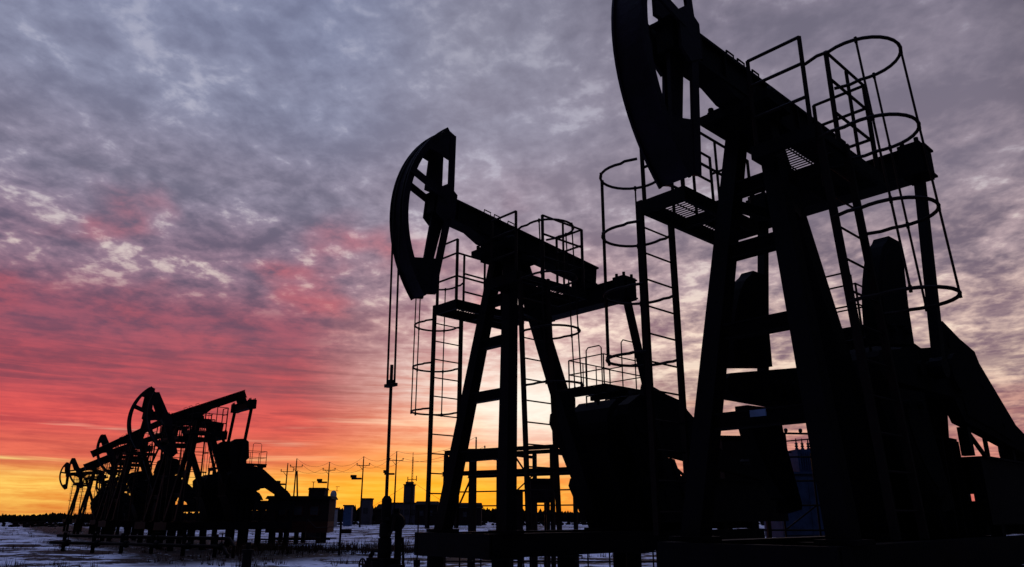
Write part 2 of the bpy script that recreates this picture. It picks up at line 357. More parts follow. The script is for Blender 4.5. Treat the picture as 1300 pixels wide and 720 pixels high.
PUMPS = 'pumpjacks standing in a row across the oil field'
def pumpjack(x, y, heading, tilt, ang, label, cables=False, slim=False, head=True, short=True):
    """tilt: degrees the head is above level; ang: degrees the crank is turned up from pointing at the head"""
    h = R(heading); rz = math.atan2(-math.cos(h), -math.sin(h))
    t = thing('pumpjack', (x,y,0), rz, label, 'pumpjack', PUMPS)
    q = 'short_' if short else ''; dx = .6 if short else 0
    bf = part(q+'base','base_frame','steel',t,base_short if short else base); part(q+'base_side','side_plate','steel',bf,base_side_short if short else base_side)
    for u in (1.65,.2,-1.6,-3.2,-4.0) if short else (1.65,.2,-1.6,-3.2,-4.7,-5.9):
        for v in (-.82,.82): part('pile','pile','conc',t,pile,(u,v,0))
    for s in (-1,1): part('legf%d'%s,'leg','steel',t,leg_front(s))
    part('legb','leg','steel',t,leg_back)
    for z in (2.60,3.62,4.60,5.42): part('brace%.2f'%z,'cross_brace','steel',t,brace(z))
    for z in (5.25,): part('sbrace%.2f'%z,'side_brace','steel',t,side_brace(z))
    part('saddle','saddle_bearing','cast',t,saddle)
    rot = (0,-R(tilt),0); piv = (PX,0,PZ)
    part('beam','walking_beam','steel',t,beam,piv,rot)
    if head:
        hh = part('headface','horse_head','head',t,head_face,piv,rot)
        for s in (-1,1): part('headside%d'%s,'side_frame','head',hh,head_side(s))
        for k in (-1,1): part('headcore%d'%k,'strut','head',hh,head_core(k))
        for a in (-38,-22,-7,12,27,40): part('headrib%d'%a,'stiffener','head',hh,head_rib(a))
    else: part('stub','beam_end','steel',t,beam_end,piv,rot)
    ct, st = math.cos(R(tilt)), math.sin(R(tilt))
    eq = Vector((PX+EQ[0]*ct-EQ[1]*st, 0, PZ+EQ[0]*st+EQ[1]*ct))
    e = part('equal','equalizer_bar','steel',t,equal,eq)
    for s in (-1,1): part('eqcap','bearing_cap','cast',e,eqcap,(0,s*1.11,0))
    pin = Vector((SX+dx+.95*math.cos(R(ang)), 0, SZ+.95*math.sin(R(ang))))
    for s in (-1,1):
        b = MB(); P = eq+Vector((0,s*1.13,-.1)); Q = pin+Vector((0,s*1.13,0))
        b.bar(P, Q, .13, .11, (0,1,0)); b.lathe([(.13,-.07),(.13,.07)], Q, 'y', 12); b.build('pitman_arm', M['steel'], t)
    for s in (-1,1):
        q = 'slim_' if slim else ''
        c = part(q+'crank','crank_arm','cast',t,slim_crank if slim else crank,(SX+dx,s*.90,SZ),(0,-R(ang),0))
        for k in (-1,1): part(q+'cw%d'%k,'counterweight','cast',c,slim_weight(k) if slim else cweight(k))
    part('gearbox','gearbox','cast',t,gearbox,(dx,0,0)); part('pedestal','gearbox_pedestal','steel',t,pedestal,(dx,0,0))
    if short:
        part('guard_s','belt_guard','cast',t,guard_short,(dx,0,0)); part('deck_s','motor_deck','steel',t,deck_short,(dx,0,0)); part('motor_s','motor','cast',t,motor_short,(dx,0,0))
    else:
        gd = part('guard','belt_guard','cast',t,guard); part('deck','motor_deck','steel',t,deck); part('motor','motor','cast',t,motor)
        for u,z,w in ((-2.75,2.76,.13),(-3.6,2.69,.05),(-4.7,2.57,.12)): part('gsup%s'%u,'guard_support','steel',gd,gsupport(u,z,w))
        part('gbrace','guard_brace','steel',gd,gbrace)
    p = part('plat1','service_platform','steel',t,platform(-.28,1.48,-1.30,-.635,5.30,5.48,0))
    part('grat1','grating','rail',p,grating(-.28,1.48,-1.30,-.635,5.475)); part('rail1','railing','rail',p,rail_far)
    p = part('plat2','service_platform','steel',t,platform(-.28,1.52,.30,1.05,5.46,5.62,0))
    part('grat2','grating','rail',p,grating(-.28,1.52,.30,1.05,5.615)); part('rail2','railing','rail',p,rail_near)
    l = part('lad1','ladder','rail',t,ladder(1.45,.79,-1.33,-1.35,1.40,5.5))
    part('cage1','safety_cage','rail',l,cage(1.45,.79,-1.33,-1.35,1.40,5.5,-1,(6.10,5.22,4.38,3.52),.38,(38,72,150)))
    l = part('lad2','ladder','rail',t,ladder(1.45,.77,1.055,1.24,1.40,5.62))
    part('cage2','safety_cage','rail',l,cage(1.45,.77,1.055,1.24,1.40,5.62,1,(6.38,5.45,4.53,3.62),.43))
    p = part('gplat','gearbox_platform','steel',t,gplat,(dx,0,0)); part('grail','railing','rail',p,grail)
    if cables:
        th = R(tilt); u = PX+RAD+.02
        for s in (-1,1):
            b = MB(); pts = [(PX+(RAD+.02)*math.cos(a), s*.10, PZ+(RAD+.02)*math.sin(a)) for a in [R(40-40*i/10) for i in range(11)]]
            b.tube(pts+[(u-.05,s*.10,3.56)], .017, 6); b.build('bridle_cable', M['cable'], t)
        b = MB(); b.box(u-.09,u-.01,-.13,.13,3.55,3.60); b.box(u-.08,u-.02,-.04,.04,3.601,3.66); b.build('carrier_bar', M['cable'], t)
        b = MB(); b.tube([(u-.05,0,3.9),(u-.07,0,1.9)], .026, 8); b.build('polished_rod', M['cable'], t)
    return t

H = 47.15
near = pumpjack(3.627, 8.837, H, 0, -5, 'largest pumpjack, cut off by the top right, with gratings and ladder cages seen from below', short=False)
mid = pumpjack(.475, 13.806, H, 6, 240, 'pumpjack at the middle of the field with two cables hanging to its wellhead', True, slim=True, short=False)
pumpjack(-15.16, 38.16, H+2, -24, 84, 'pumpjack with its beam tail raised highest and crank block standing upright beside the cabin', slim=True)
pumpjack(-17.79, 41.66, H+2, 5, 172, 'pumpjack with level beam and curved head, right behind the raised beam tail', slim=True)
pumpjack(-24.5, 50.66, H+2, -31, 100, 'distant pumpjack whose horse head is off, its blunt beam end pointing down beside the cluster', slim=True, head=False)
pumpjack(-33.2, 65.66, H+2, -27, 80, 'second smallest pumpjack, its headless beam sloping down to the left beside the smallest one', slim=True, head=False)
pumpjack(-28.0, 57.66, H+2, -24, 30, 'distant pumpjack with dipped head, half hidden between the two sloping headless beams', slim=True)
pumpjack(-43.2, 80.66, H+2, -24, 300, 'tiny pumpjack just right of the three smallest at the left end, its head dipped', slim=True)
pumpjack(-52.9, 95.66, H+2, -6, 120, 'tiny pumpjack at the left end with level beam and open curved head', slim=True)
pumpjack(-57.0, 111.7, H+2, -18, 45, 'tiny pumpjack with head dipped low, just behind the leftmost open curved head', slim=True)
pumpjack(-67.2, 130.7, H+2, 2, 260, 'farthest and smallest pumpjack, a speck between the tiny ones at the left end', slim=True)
b = MB(); b.box(-.010,.010,-.09,.09,-.035,.035)
o = b.build('number_plate', M['plate'], near, (1.447,.03,2.64))
# ------------------------------------------------------------------ wellhead under the middle pumpjack
h = R(H); rzp = math.atan2(-math.cos(h), -math.sin(h))
wx, wy = .475 - math.sin(h)*3.22, 13.806 - math.cos(h)*3.22
t = thing('wellhead', (wx,wy,0), rzp, 'low wellhead of valves and bent pipes below the hanging cables', 'wellhead')
b = MB(); b.lathe([(.16,0),(.16,.55),(.2,.55),(.2,.62),(.13,.62),(.13,.86),(.19,.86),(.19,.98),(.1,.98),(.1,1.3)], n=14); b.build('casing_head', M['cast'], t)
b = MB(); b.lathe([(.07,1.3),(.09,1.32),(.09,1.5),(.06,1.52),(.075,1.62),(.075,1.85),(.04,1.9)], n=12); b.box(-.05,.05,-.16,.16,1.55,1.6); b.build('stuffing_box', M['cast'], t)
b = MB(); b.tube([(0,-.1,1.12),(0,-.28,1.12),(0,-.36,1.04),(0,-.36,.7),(0,-.5,.62)], .035, 8); b.build('bypass_pipe', M['rail'], t)
b = MB(); b.tube([(0,.08,1.35),(.02,.16,1.36),(.02,.22,1.42),(.0,.22,1.6)], .022, 8); b.build('gauge_pipe', M['rail'], t)
b = MB(); b.tube([(0,-.16,.92),(0,-.36,.92),(.05,-.42,.86),(.05,-.42,.3)], .06, 8); b.build('flow_pipe', M['rail'], t)
b = MB(); b.tube([(0,-.58+.09*math.cos(a),.90+.09*math.sin(a)) for a in [R(30*i) for i in range(12)]], .014, 6, True); b.bar((0,-.67,.9),(0,-.49,.9),.015); b.bar((0,-.58,.81),(0,-.58,.99),.015); b.tube([(0,-.58,.9),(0,-.2,.9)], .02, 6); b.build('handwheel', M['rail'], t)
b = MB(); b.box(-.14,.14,-.26,.2,.80,1.02); b.box(-.1,.1,.2,.4,.86,.94); b.build('valve_block', M['cast'], t)
t = thing('gauge_post', (wx+.16,wy+.25,0), 0, 'post with round drum head standing right beside the wellhead', 'post')
b = MB(); b.lathe([(.055,0),(.055,1.42)], n=10); b.tube([(.07,0,.2),(.1,0,.8),(.07,0,1.3)], .02, 6); b.build('post', M['rail'], t)
b = MB(); b.lathe([(.09,-.12),(.13,-.1),(.13,.1),(.09,.12)], (-.04,0,1.52), 'y', 18); b.box(-.08,0,-.05,.05,1.64,1.72); b.build('drum', M['cast'], t)
b = MB(); b.tube([(0,0,0),(0,0,1.7)], .012, 6); b.lathe([(.05,-.04),(.05,.06)], (0,0,.92), 'z', 10)
tag(b.build('marker_rod', M['rail'], None, (wx+.45,wy+.3,0)), 'thin upright rod with a small knob, right of the wellhead drum', 'rod')

# ------------------------------------------------------------------ yard equipment behind the pumpjacks
t = thing('pipe_rack', (-2.0,23.0,0), math.atan2(-2,3.1), 'open steel pipe rack with sloping braces behind the middle pumpjack', 'rack')
for i, x in enumerate((0,1.05,2.35,3.7)):
    b = MB(); b.bar((x,0,0),(x,0,3.4), .1); b.bar((x,1.3,0),(x,1.3,3.4), .1); b.bar((x,0,3.3),(x,1.3,3.3), .08); b.build('post', M['rail'], t)
for y_ in (0,1.3):
    b = MB(); b.channel((-.06,y_,3.46),(4.6,y_,3.46), .12,.11,.015); b.build('top_beam', M['rail'], t)
    b = MB(); b.channel((-.06,y_-.07,2.82),(4.6,y_-.07,2.82), .12,.13,.015); b.build('lower_beam', M['rail'], t)
b = MB(); b.bar((.3,0,1.5),(1.0,0,2.78), .04); b.bar((2.4,0,3.35),(3.3,0,2.2), .04); b.bar((2.4,0,2.2),(3.2,0,2.8), .03); b.build('brace', M['rail'], t)
b = MB()
for z in (1.9,2.3): b.tube([(0,.1,z),(4.5,.1,z)], .022, 6)
b.build('pipe', M['rail'], t)
def cabinet(name, x, y, z0, w, d, h_, mat, label, cat, leg=True):
    t = thing(name, (x,y,0), R(8), label, cat)
    b = MB(); b.box(-w/2,w/2,-d/2,d/2,z0,z0+h_); b.box(-w/2-.04,w/2+.04,-d/2-.05,d/2+.04,z0+h_+.002,z0+h_+.06); b.build('casing', M[mat], t)
    b = MB(); b.box(-w/2+.06,-.01,-d/2-.02,-d/2-.003,z0+.08,z0+h_-.08); b.box(.01,w/2-.06,-d/2-.02,-d/2-.003,z0+.08,z0+h_-.08); b.box(-.05,-.03,-d/2-.04,-d/2-.021,z0+h_*.45,z0+h_*.6); dd = b.build('door', M[mat], t)
    if leg:
        for sx in (-1,1):
            for sy in (-1,1): b = MB(); b.bar((sx*(w/2-.06),sy*(d/2-.06),0),(sx*(w/2-.06),sy*(d/2-.06),z0-.002), .09); b.build('leg', M['rail'], t)
    return t
cabinet('control_cabinet', .72,20.3,1.95,.52,.4,.55,'dark','small dark cabinet on four legs under the pipe rack beam','cabinet')
cabinet('control_cabinet', .05,21.2,.5,.45,.4,1.75,'dark','tall narrow dark cabinet standing in the pipe rack','cabinet')
cabinet('control_cabinet', 5.95,20.0,1.6,1.15,.8,1.95,'dark','dark switch cabinet on legs seen between the legs of the largest pumpjack','cabinet')
t = cabinet('transformer_kiosk', 8.95,24,1.0,1.9,1.2,1.85,'blue','pale blue transformer kiosk with bushings and wire frame on top','kiosk')
b = MB(); b.box(-.05,.66,-.3,.3,2.93,3.62)
for k in range(9): b.box(-.02+k*.075,.0+k*.075,-.36,-.302,3.0,3.55)
b.build('transformer_tank', M['blue'], t)
for k in range(3):
    b = MB(); b.lathe([(.03,0),(.06,.04),(.03,.08),(.06,.12),(.03,.16),(.055,.2),(.02,.24),(.015,.36)], (.1+k*.2,0,3.62), 'z', 10); b.build('bushing', M['insul'], t)
b = MB()
for x in (-.2,.85): b.bar((x,.1,2.93),(x,.1,4.12), .05)
b.bar((-.35,.1,4.15),(1.0,.1,4.15), .06); b.bar((-.2,.1,3.9),(.85,.1,4.0), .04); b.bar((-.2,.1,3.55),(.85,.1,3.62), .04); b.bar((.5,.1,3.5),(.85,.1,4.0), .03)
b.build('wire_frame', M['rail'], t)
for k in range(3):
    b = MB(); b.lathe([(.03,0),(.06,.03),(.06,.1),(.03,.13)], (-.15+k*.5,.1,4.18), 'z', 10); b.build('insulator', M['insul'], t)
t = thing('pipe_fence', (-1.9,20.4,0), R(-4), 'low two rail pipe fence on the snow behind the middle pumpjack base', 'fence')
for k in range(16):
    b = MB(); b.tube([(k*.55,0,0),(k*.55,0,.78)], .022, 6); b.build('post', M['rail'], t)
for z in (.25,.5,.74):
    b = MB(); b.tube([(-.1,0,z),(8.5,0,z+.02)], .02, 6); b.build('rail', M['rail'], t)
t = thing('walkway_rail', (6.6,21.5,0), R(-10), 'tall rail fence running in front of the blue kiosk', 'fence')
for k in range(7):
    b = MB(); b.tube([(k*.9,0,0),(k*.9,0,3.3)], .028, 6); b.build('post', M['rail'], t)
for z in (1.25,1.9,2.55,3.2):
    b = MB(); b.tube([(-.1,0,z),(5.6,0,z)], .028, 6); b.build('rail', M['rail'], t)
for k in (1,3):
    b = MB(); b.bar((k*.9,.04,1.25),(k*.9+.9,.04,1.9), .035); b.build('brace', M['rail'], t)

# ------------------------------------------------------------------ left yard: cabin, posts, boxes
t = thing('site_cabin', (-12.1,44.6,0), R(4), 'site cabin on skids with a dull red lower wall, right of the raised beam tail', 'cabin')
b = MB(); b.box(-1.7,1.7,-1.1,1.1,1.35,2.55); b.build('upper_wall', M['dark'], t)
b = MB(); b.box(-1.7,1.7,-1.12,1.12,.75,1.348); b.build('lower_wall', M['red'], t)
b = MB(); b.prism([(-1.85,2.552),(1.85,2.552),(1.75,2.72),(-1.75,2.72)], -1.2,1.2); b.build('roof', M['roof'], t)
for x in (-.9,.0,.9):
    f = MB(); f.box(x-.27,x+.27,-1.13,-1.102,1.65,2.2); fo = f.build('window', M['red'], t); g = MB(); g.box(x-.22,x+.22,-1.14,-1.131,1.70,2.15); g.build('pane', M['glass'], fo)
for x in (-1.3,0,1.2):
    for y_ in (-1.0,1.0): b = MB(); b.bar((x,y_,0),(x,y_,.748), .22); b.build('support', M['conc'], t)
for y_ in (-1.13,1.13): b = MB(); b.box(-1.9,1.9,y_-.03,y_+.03,.36,.44); b.build('skid', M['rail'], t)
t = thing('pipe_tank', (-15.1,60,0), 0, 'tall dark square tank housing rising behind the site cabin', 'tank')
b = MB(); b.box(-.62,.62,-.6,.6,0,3.6); b.build('housing', M['dark'], t)
b = MB(); b.prism([(-.68,3.602),(.68,3.602),(.60,3.75),(-.60,3.75)], -.65,.65); b.build('roof', M['roof'], t)
b = MB(); b.tube([(-.45,0,3.74),(-.45,0,4.2)], .03, 6); b.bar((-.6,0,4.2),(-.3,0,4.2), .04); b.build('vent_pipe', M['rail'], t)
b = MB(); b.lathe([(.15,0),(.15,2.25),(.12,2.3)], n=12)
tag(b.build('steel_post', M['conc'], None, (-11.0,45,0)), 'thick plain steel post beside the red walled cabin', 'post')
t = thing('sign_post', (-7.25,33,0), 0, 'slim post with a small box fixed to it on the open snow', 'post')
b = MB(); b.lathe([(.05,0),(.045,1.8)], n=8); b.build('post', M['rail'], t)
b = MB(); b.box(.05,.45,-.1,.1,.92,1.1); b.build('box', M['dark'], t)
b = MB(); b.tube([(-.02,0,1.2),(-1.1,.2,1.15),(-1.5,.2,1.5)], .014, 5); b.tube([(-1.5,.2,1.5),(-1.55,.2,1.0),(-1.3,.2,.8),(-.9,.2,.75)], .014, 5); b.build('cable_loop', M['cable'], t)
t = thing('flow_manifold', (-16.5,34.2,0), R(-28), 'low run of pipes and valves along the front of the distant pumpjacks', 'pipework')
b = MB()
for z,y_ in ((.45,0),(.75,.3)): b.tube([(-6,y_,z),(5.5,y_,z),(5.8,y_,z-.3),(5.8,y_,0)], .07, 8)
b.build('pipe', M['rail'], t)
for x in (-5.2,-3,-1,1,3,4.9):
    b = MB(); b.bar((x,.15,0),(x,.15,.9), .12); b.build('support', M['conc'], t)
    b = MB(); b.lathe([(.12,-.12),(.16,0),(.12,.12)], (x+.5,0,.45), 'x', 10); b.tube([(x+.5,0,.5),(x+.5,0,.95)], .025, 6); b.tube([(x+.5+.13*math.cos(R(40*i)),.13*math.sin(R(40*i)),.95) for i in range(9)], .015, 5, True); b.build('valve', M['cast'], t)
t = thing('valve_stump', (-8.6,25.6,0), 0, 'squat capped pipe stub alone on the snow in front of the distant cluster', 'pipe stub')
b = MB(); b.lathe([(.16,0),(.14,.5),(.2,.5),(.2,.58),(.08,.6),(.08,.8)], n=12); b.build('pipe', M['conc'], t)
t = thing('valve_stump', (-4.9,29.6,0), 0, 'slim leaning pipe stub on the snow below the cabin', 'pipe stub')
b = MB(); b.lathe([(.09,0),(.08,.6),(.11,.6),(.11,.66)], n=10); b.build('pipe', M['conc'], t); t.rotation_euler = (0,R(5),0)

# ------------------------------------------------------------------ power poles and wires
POLES = []
def pole(x, y, h_, kind, label):
    t = thing('power_pole', (x,y,0), R(random.uniform(-8,8)), label, 'power pole', 'power poles beyond the field')
    b = MB(); b.lathe([(.14,0),(.11,h_*.6),(.08,h_)], n=10); b.build('pole', M['wood'], t)
    b = MB(); b.bar((-1.0,0,h_-1.0),(1.0,0,h_-1.0), .09); b.bar((-.6,0,h_-1.0),(0,0,h_-1.7), .06); b.build('crossarm', M['wood'], t)
    if kind == 'transformer':
        b = MB(); b.box(-1.6,-.2,-.25,.25,h_-3.0,h_-2.75); b.box(-1.75,-1.0,-.3,.3,h_-2.74,h_-2.35); b.build('switch_box', M['dark'], t)
    if kind == 'strut':
        b = MB(); b.bar((1.0,.2,0),(0.1,.2,h_-1.6), .2); b.build('strut', M['wood'], t)
    for dx, dz in ((-.95,-.93),(.95,-.93),(0,0)):
        b = MB(); b.lathe([(.03,0),(.08,.08),(.08,.2),(.05,.3)], (dx,0,h_+dz), 'z', 8); b.build('insulator', M['insul'], t)
    POLES.append((x,y,h_))
pole(-34.5,117,9.2,'transformer','wooden pole with a low switch box, left of a taller bare pole')
pole(-33.6,118.5,10.0,'strut','wooden pole with leaning strut, touching the pole with the low switch box')
pole(-29.3,122,9.7,'transformer','wooden pole with switch box beside the white silo')
pole(-21.9,112,9.8,'transformer','wooden pole with switch box above the grey block house')
pole(-16.6,109,10.3,'transformer','wooden pole close behind the hanging pump cables')
pole(-3.9,82,9.6,'plain','nearest wooden pole, seen between the legs of the middle pumpjack')
WIRE = 'overhead wires between the power poles'
def wire(a, c, dx, dz):
    b = MB(); P = Vector((a[0]+dx,a[1],a[2]+dz)); Q = Vector((c[0]+dx,c[1],c[2]+dz))
    b.tube([P.lerp(Q,i/14)-Vector((0,0,1))*(1.0*4*(i/14)*(1-i/14)) for i in range(15)], .018, 4)
    tag(b.build('overhead_wire', M['cable']), 'thin sagging overhead wire strung from pole to pole', 'wire', WIRE)
for i in (1,2,3):
    for dx,dz in ((-.95,-.7),(.95,-.7),(0,.3)): wire(POLES[i], POLES[i+1], dx, dz)
for dx,dz in ((-.95,-.7),(.95,-.7),(0,.3)): wire(POLES[4], POLES[5], dx, dz)
t = thing('radio_mast', (-20.9,160,0), 0, 'slender guyed radio mast rising behind the pale tower', 'mast')
b = MB()
for k in range(3):
    a = R(120*k+20); b.tube([(.3*math.cos(a),.3*math.sin(a),0),(.1*math.cos(a),.1*math.sin(a),13.6)], .05, 5)
for k in range(24): z = k*.55; b.bar((-.25+.008*k,0,z),(.25-.008*k,.05,z+.5), .05)
b.tube([(0,0,13.5),(0,0,14.6)], .06, 5); b.build('mast', M['rail'], t)
b = MB(); b.bar((-.9,0,9.0),(.9,0,9.0), .14); b.bar((-.9,0,8.6),(-.9,0,9.6), .16); b.bar((.9,0,8.7),(.9,0,9.8), .16); b.build('antenna', M['rail'], t)
b = MB()
for x in (-14,14): b.tube([(x,2,0),(0,0,8.6)], .03, 4)
b.build('guy_wire', M['cable'], t)

# ------------------------------------------------------------------ far buildings
def house(name, x, y, w, d, h_, mat, label, cat, roof='flat', wins=0, rz=0):
    t = thing(name, (x,y,0), R(rz), label, cat)
    b = MB(); b.box(-w/2,w/2,-d/2,d/2,0,h_); b.build('wall', M[mat], t)
    b = MB()
    if roof == 'flat': b.box(-w/2-.15,w/2+.15,-d/2-.15,d/2+.15,h_+.002,h_+.25)
    else: b.add([(-w/2-.3,-d/2-.3,h_+.002),(w/2+.3,-d/2-.3,h_+.002),(w/2+.3,d/2+.3,h_+.002),(-w/2-.3,d/2+.3,h_+.002),(-w/2,0,h_+w*.16),(w/2,0,h_+w*.16)], [(0,1,5,4),(2,3,4,5),(1,2,5),(3,0,4),(3,2,1,0)])
    b.build('roof', M['roof'], t)
    for k in range(wins):
        xx = -w/2+w*(k+.7)/(wins+.4); f = MB(); f.box(xx-.45,xx+.45,-d/2-.06,-d/2-.003,h_*.45,h_*.45+1.1); fo = f.build('window', M['dark'], t)
        g = MB(); g.box(xx-.37,xx+.37,-d/2-.08,-d/2-.061,h_*.45+.08,h_*.45+1.02); g.build('pane', M['glass'], fo)
    return t
t = house('pale_tower', -22.7,170,2.2,2.2,8.2,'grey','pale square tower rising from the long grey building','tower')
b = MB(); b.box(-.8,.8,-.8,.8,8.46,9.0); b.tube([(.4,0,9.0),(.4,0,10.4)], .07, 5); b.build('cap_room', M['grey'], t)
house('grey_building', -22.6,164,5.6,5,4.2,'grey','long grey building at the foot of the pale tower','building','flat',4)
house('block_house', -30.0,160,1.9,3,5.0,'grey','narrow grey block house behind a power pole','building','flat',1)
house('brick_shed', -16.4,150,4.2,4,3.8,'dark','dark shed with hipped roof just right of the hanging cables','shed','hip',2)
house('brick_shed', -9.0,150,6.2,4,3.2,'dark','wide dark shed seen between the legs of the middle pumpjack','shed','hip',3)
house('low_shed', -27.0,175,6.5,4,3.3,'dark','low dark shed between the grey block house and the pale tower','shed','hip',2)
house('blue_box', -29.6,140,1.4,1.4,3.4,'blue','upright blue container box standing on the snow','container')
house('white_box', -30.2,130,1.6,1.5,2.8,'white','pale square box at the foot of the white silo','container')
t = thing('silo', (-34.8,150,0), 0, 'slim white silo with a rounded cap and railed top', 'silo')
b = MB(); b.lathe([(.62,0),(.62,5.8),(.5,6.2),(.2,6.5)], n=18); b.build('drum', M['white'], t)
b = MB(); b.bar((-.9,0,6.4),(.9,0,6.4), .09); b.tube([(.6,0,6.4),(.6,0,7.2)], .05, 5); b.bar((.3,0,7.2),(1.1,0,7.2), .08); b.build('top_rail', M['rail'], t)

# ------------------------------------------------------------------ ground
row_o = Vector((.475,13.806)); row_d = Vector((-.557,.83)); row_n = Vector((.83,.557))
def gz(x, y):
    d = math.hypot(x,y)
    z = .10*mnoise.noise((x*.35,y*.35,0)) + .05*mnoise.noise((x*1.1,y*1.1,5.)) + .35*mnoise.noise((x*.03,y*.03,2.))
    return z*min(1.,d/10)*(1 if d < 200 else max(0,1-(d-200)/200)) - .04
b = MB(); rs = [0.0]
r_ = 2.0
while r_ < 5000: rs.append(r_); r_ *= 1.03 if r_ < 150 else 1.12
na = 420; vs = [(0,0,gz(0,0))]
for r_ in rs[1:]:
    for k in range(na):
        a = 2*math.pi*k/na; x, y = r_*math.cos(a), r_*math.sin(a); vs.append((x,y,gz(x,y)))
fs = [(0,1+k,1+(k+1) % na) for k in range(na)]
for i in range(len(rs)-2):
    for k in range(na): fs.append((1+i*na+k, 1+(i+1)*na+k, 1+(i+1)*na+(k+1) % na, 1+i*na+(k+1) % na))
b.add(vs, fs)
gm = bpy.data.materials.new('patchy_snow'); gm.use_nodes = True; nt = gm.node_tree; N = nt.nodes; L = nt.links
bs = N['Principled BSDF']; bs.inputs['Roughness'].default_value = .85; bs.inputs['Specular IOR Level'].default_value = .15
tc = N.new('ShaderNodeTexCoord')
def noise(vec, scale, det=6, rough=.6, dist=0.):
    n = N.new('ShaderNodeTexNoise'); n.inputs['Scale'].default_value = scale; n.inputs['Detail'].default_value = det
    n.inputs['Roughness'].default_value = rough; n.inputs['Distortion'].default_value = dist
    L.new(vec, n.inputs['Vector']); return n.outputs['Fac']
def math_(op, a, b_=None, c_=None, clamp=False):
    n = N.new('ShaderNodeMath'); n.operation = op; n.use_clamp = clamp
    for i, s in enumerate((a,b_,c_)):
        if s is None: continue
        if isinstance(s, (int,float)): n.inputs[i].default_value = s
        else: L.new(s, n.inputs[i])
    return n.outputs[0]
def smooth(v, lo, hi, a=0., c=1.):
    n = N.new('ShaderNodeMapRange'); n.interpolation_type = 'SMOOTHSTEP'
    n.inputs['From Min'].default_value = lo; n.inputs['From Max'].default_value = hi; n.inputs['To Min'].default_value = a; n.inputs['To Max'].default_value = c
    L.new(v, n.inputs['Value']); return n.outputs['Result']
def mixf(f, a, c):
    n = N.new('ShaderNodeMix'); n.data_type = 'FLOAT'
    for i, s in ((0,f),(2,a),(3,c)): L.new(s, n.inputs[i])
    return n.outputs[0]
def mixc(f, a, c, mode='MIX'):
    n = N.new('ShaderNodeMix'); n.data_type = 'RGBA'; n.blend_type = mode
    if isinstance(f,(int,float)): n.inputs[0].default_value = f
    else: L.new(f, n.inputs[0])
    for i, s in ((6,a),(7,c)):
        if isinstance(s, tuple): n.inputs[i].default_value = (*s,1)
        else: L.new(s, n.inputs[i])
    return n.outputs[2]
P = tc.outputs['Object']
mp = N.new('ShaderNodeMapping'); mp.inputs['Rotation'].default_value = (0,0,R(12)); mp.inputs['Scale'].default_value = (.55,1.0,1.0); L.new(P, mp.inputs['Vector'])
n1 = noise(mp.outputs[0], .38, 9, .68, .6); n2 = noise(P, 3.0, 6, .7); n3 = noise(P, .06, 3, .5)
tot = math_('ADD', math_('ADD', n1, math_('MULTIPLY', n2, .28)), math_('MULTIPLY', n3, .30))
dark = smooth(tot, .765, .83)
sx = N.new('ShaderNodeSeparateXYZ'); L.new(P, sx.inputs[0])
dx = math_('SUBTRACT', sx.outputs[0], row_o.x); dy = math_('SUBTRACT', sx.outputs[1], row_o.y)
sp = math_('ADD', math_('MULTIPLY', dx, row_n.x), math_('MULTIPLY', dy, row_n.y))
tp = math_('ADD', math_('MULTIPLY', dx, row_d.x), math_('MULTIPLY', dy, row_d.y))
jit = math_('MULTIPLY', math_('SUBTRACT', n1, .5), 5.0)
pad = math_('MULTIPLY', smooth(math_('ADD', math_('ABSOLUTE', math_('ADD', sp, -1.0)), jit), 3.2, 5.2, 1., 0.), smooth(tp, 16., 21.))
pad2 = smooth(math_('ADD', math_('SUBTRACT', sx.outputs[0], 3.2), math_('MULTIPLY', jit, .4)), 0., 1.5)
pad2 = math_('MULTIPLY', pad2, smooth(sx.outputs[1], 24., 34., 1., 0.))
dark = math_('MAXIMUM', dark, math_('MULTIPLY', math_('MAXIMUM', pad, pad2), smooth(n2, .30, .42)))
soil = mixc(n2, (.010,.007,.006), (.030,.018,.013)); snow = mixc(n3, (.74,.77,.88), (.84,.87,.94))
snow = mixc(smooth(n2, .45, .75), snow, (.58,.60,.70))
L.new(mixc(dark, snow, soil), bs.inputs['Base Color'])
bp = N.new('ShaderNodeBump'); bp.inputs['Strength'].default_value = .6; bp.inputs['Distance'].default_value = .12
L.new(math_('ADD', n1, math_('MULTIPLY', n2, .4)), bp.inputs['Height']); L.new(bp.outputs['Normal'], bs.inputs['Normal'])
g = b.mesh('ground', gm)
for p in g.polygons: p.use_smooth = True
tag(put('ground', g), kind='structure')

# tufts of dry grass sticking out of the snow
b = MB()
def tuft(x, y, s):
    z = gz(x,y)
    for k in range(9):
        a = random.uniform(0,6.28); l = s*random.uniform(.5,1.2); w = .012*random.uniform(.7,1.5); lean = random.uniform(.1,.7)
        bx, by = x+random.gauss(0,.12*s*3), y+random.gauss(0,.12*s*3); tx, ty = bx+math.cos(a)*l*lean, by+math.sin(a)*l*lean
        px, py = -math.sin(a)*w, math.cos(a)*w
        b.add([(bx-px,by-py,z-.02),(bx+px,by+py,z-.02),(tx,ty,z+l)], [(0,1,2)])
for i in range(5200):
    y = 20*(9**random.random()) if random.random() < .8 else random.uniform(9,26); x = y*random.uniform(-.75,.75)
    if mnoise.noise((x*.22,y*.22,9.)) > .02: tuft(x, y, random.uniform(.1,.32))
for i in range(700): tuft(random.uniform(-13,-3), random.gauss(37,1.6), random.uniform(.15,.5))
tag(b.build('grass', M['grass']), kind='stuff')

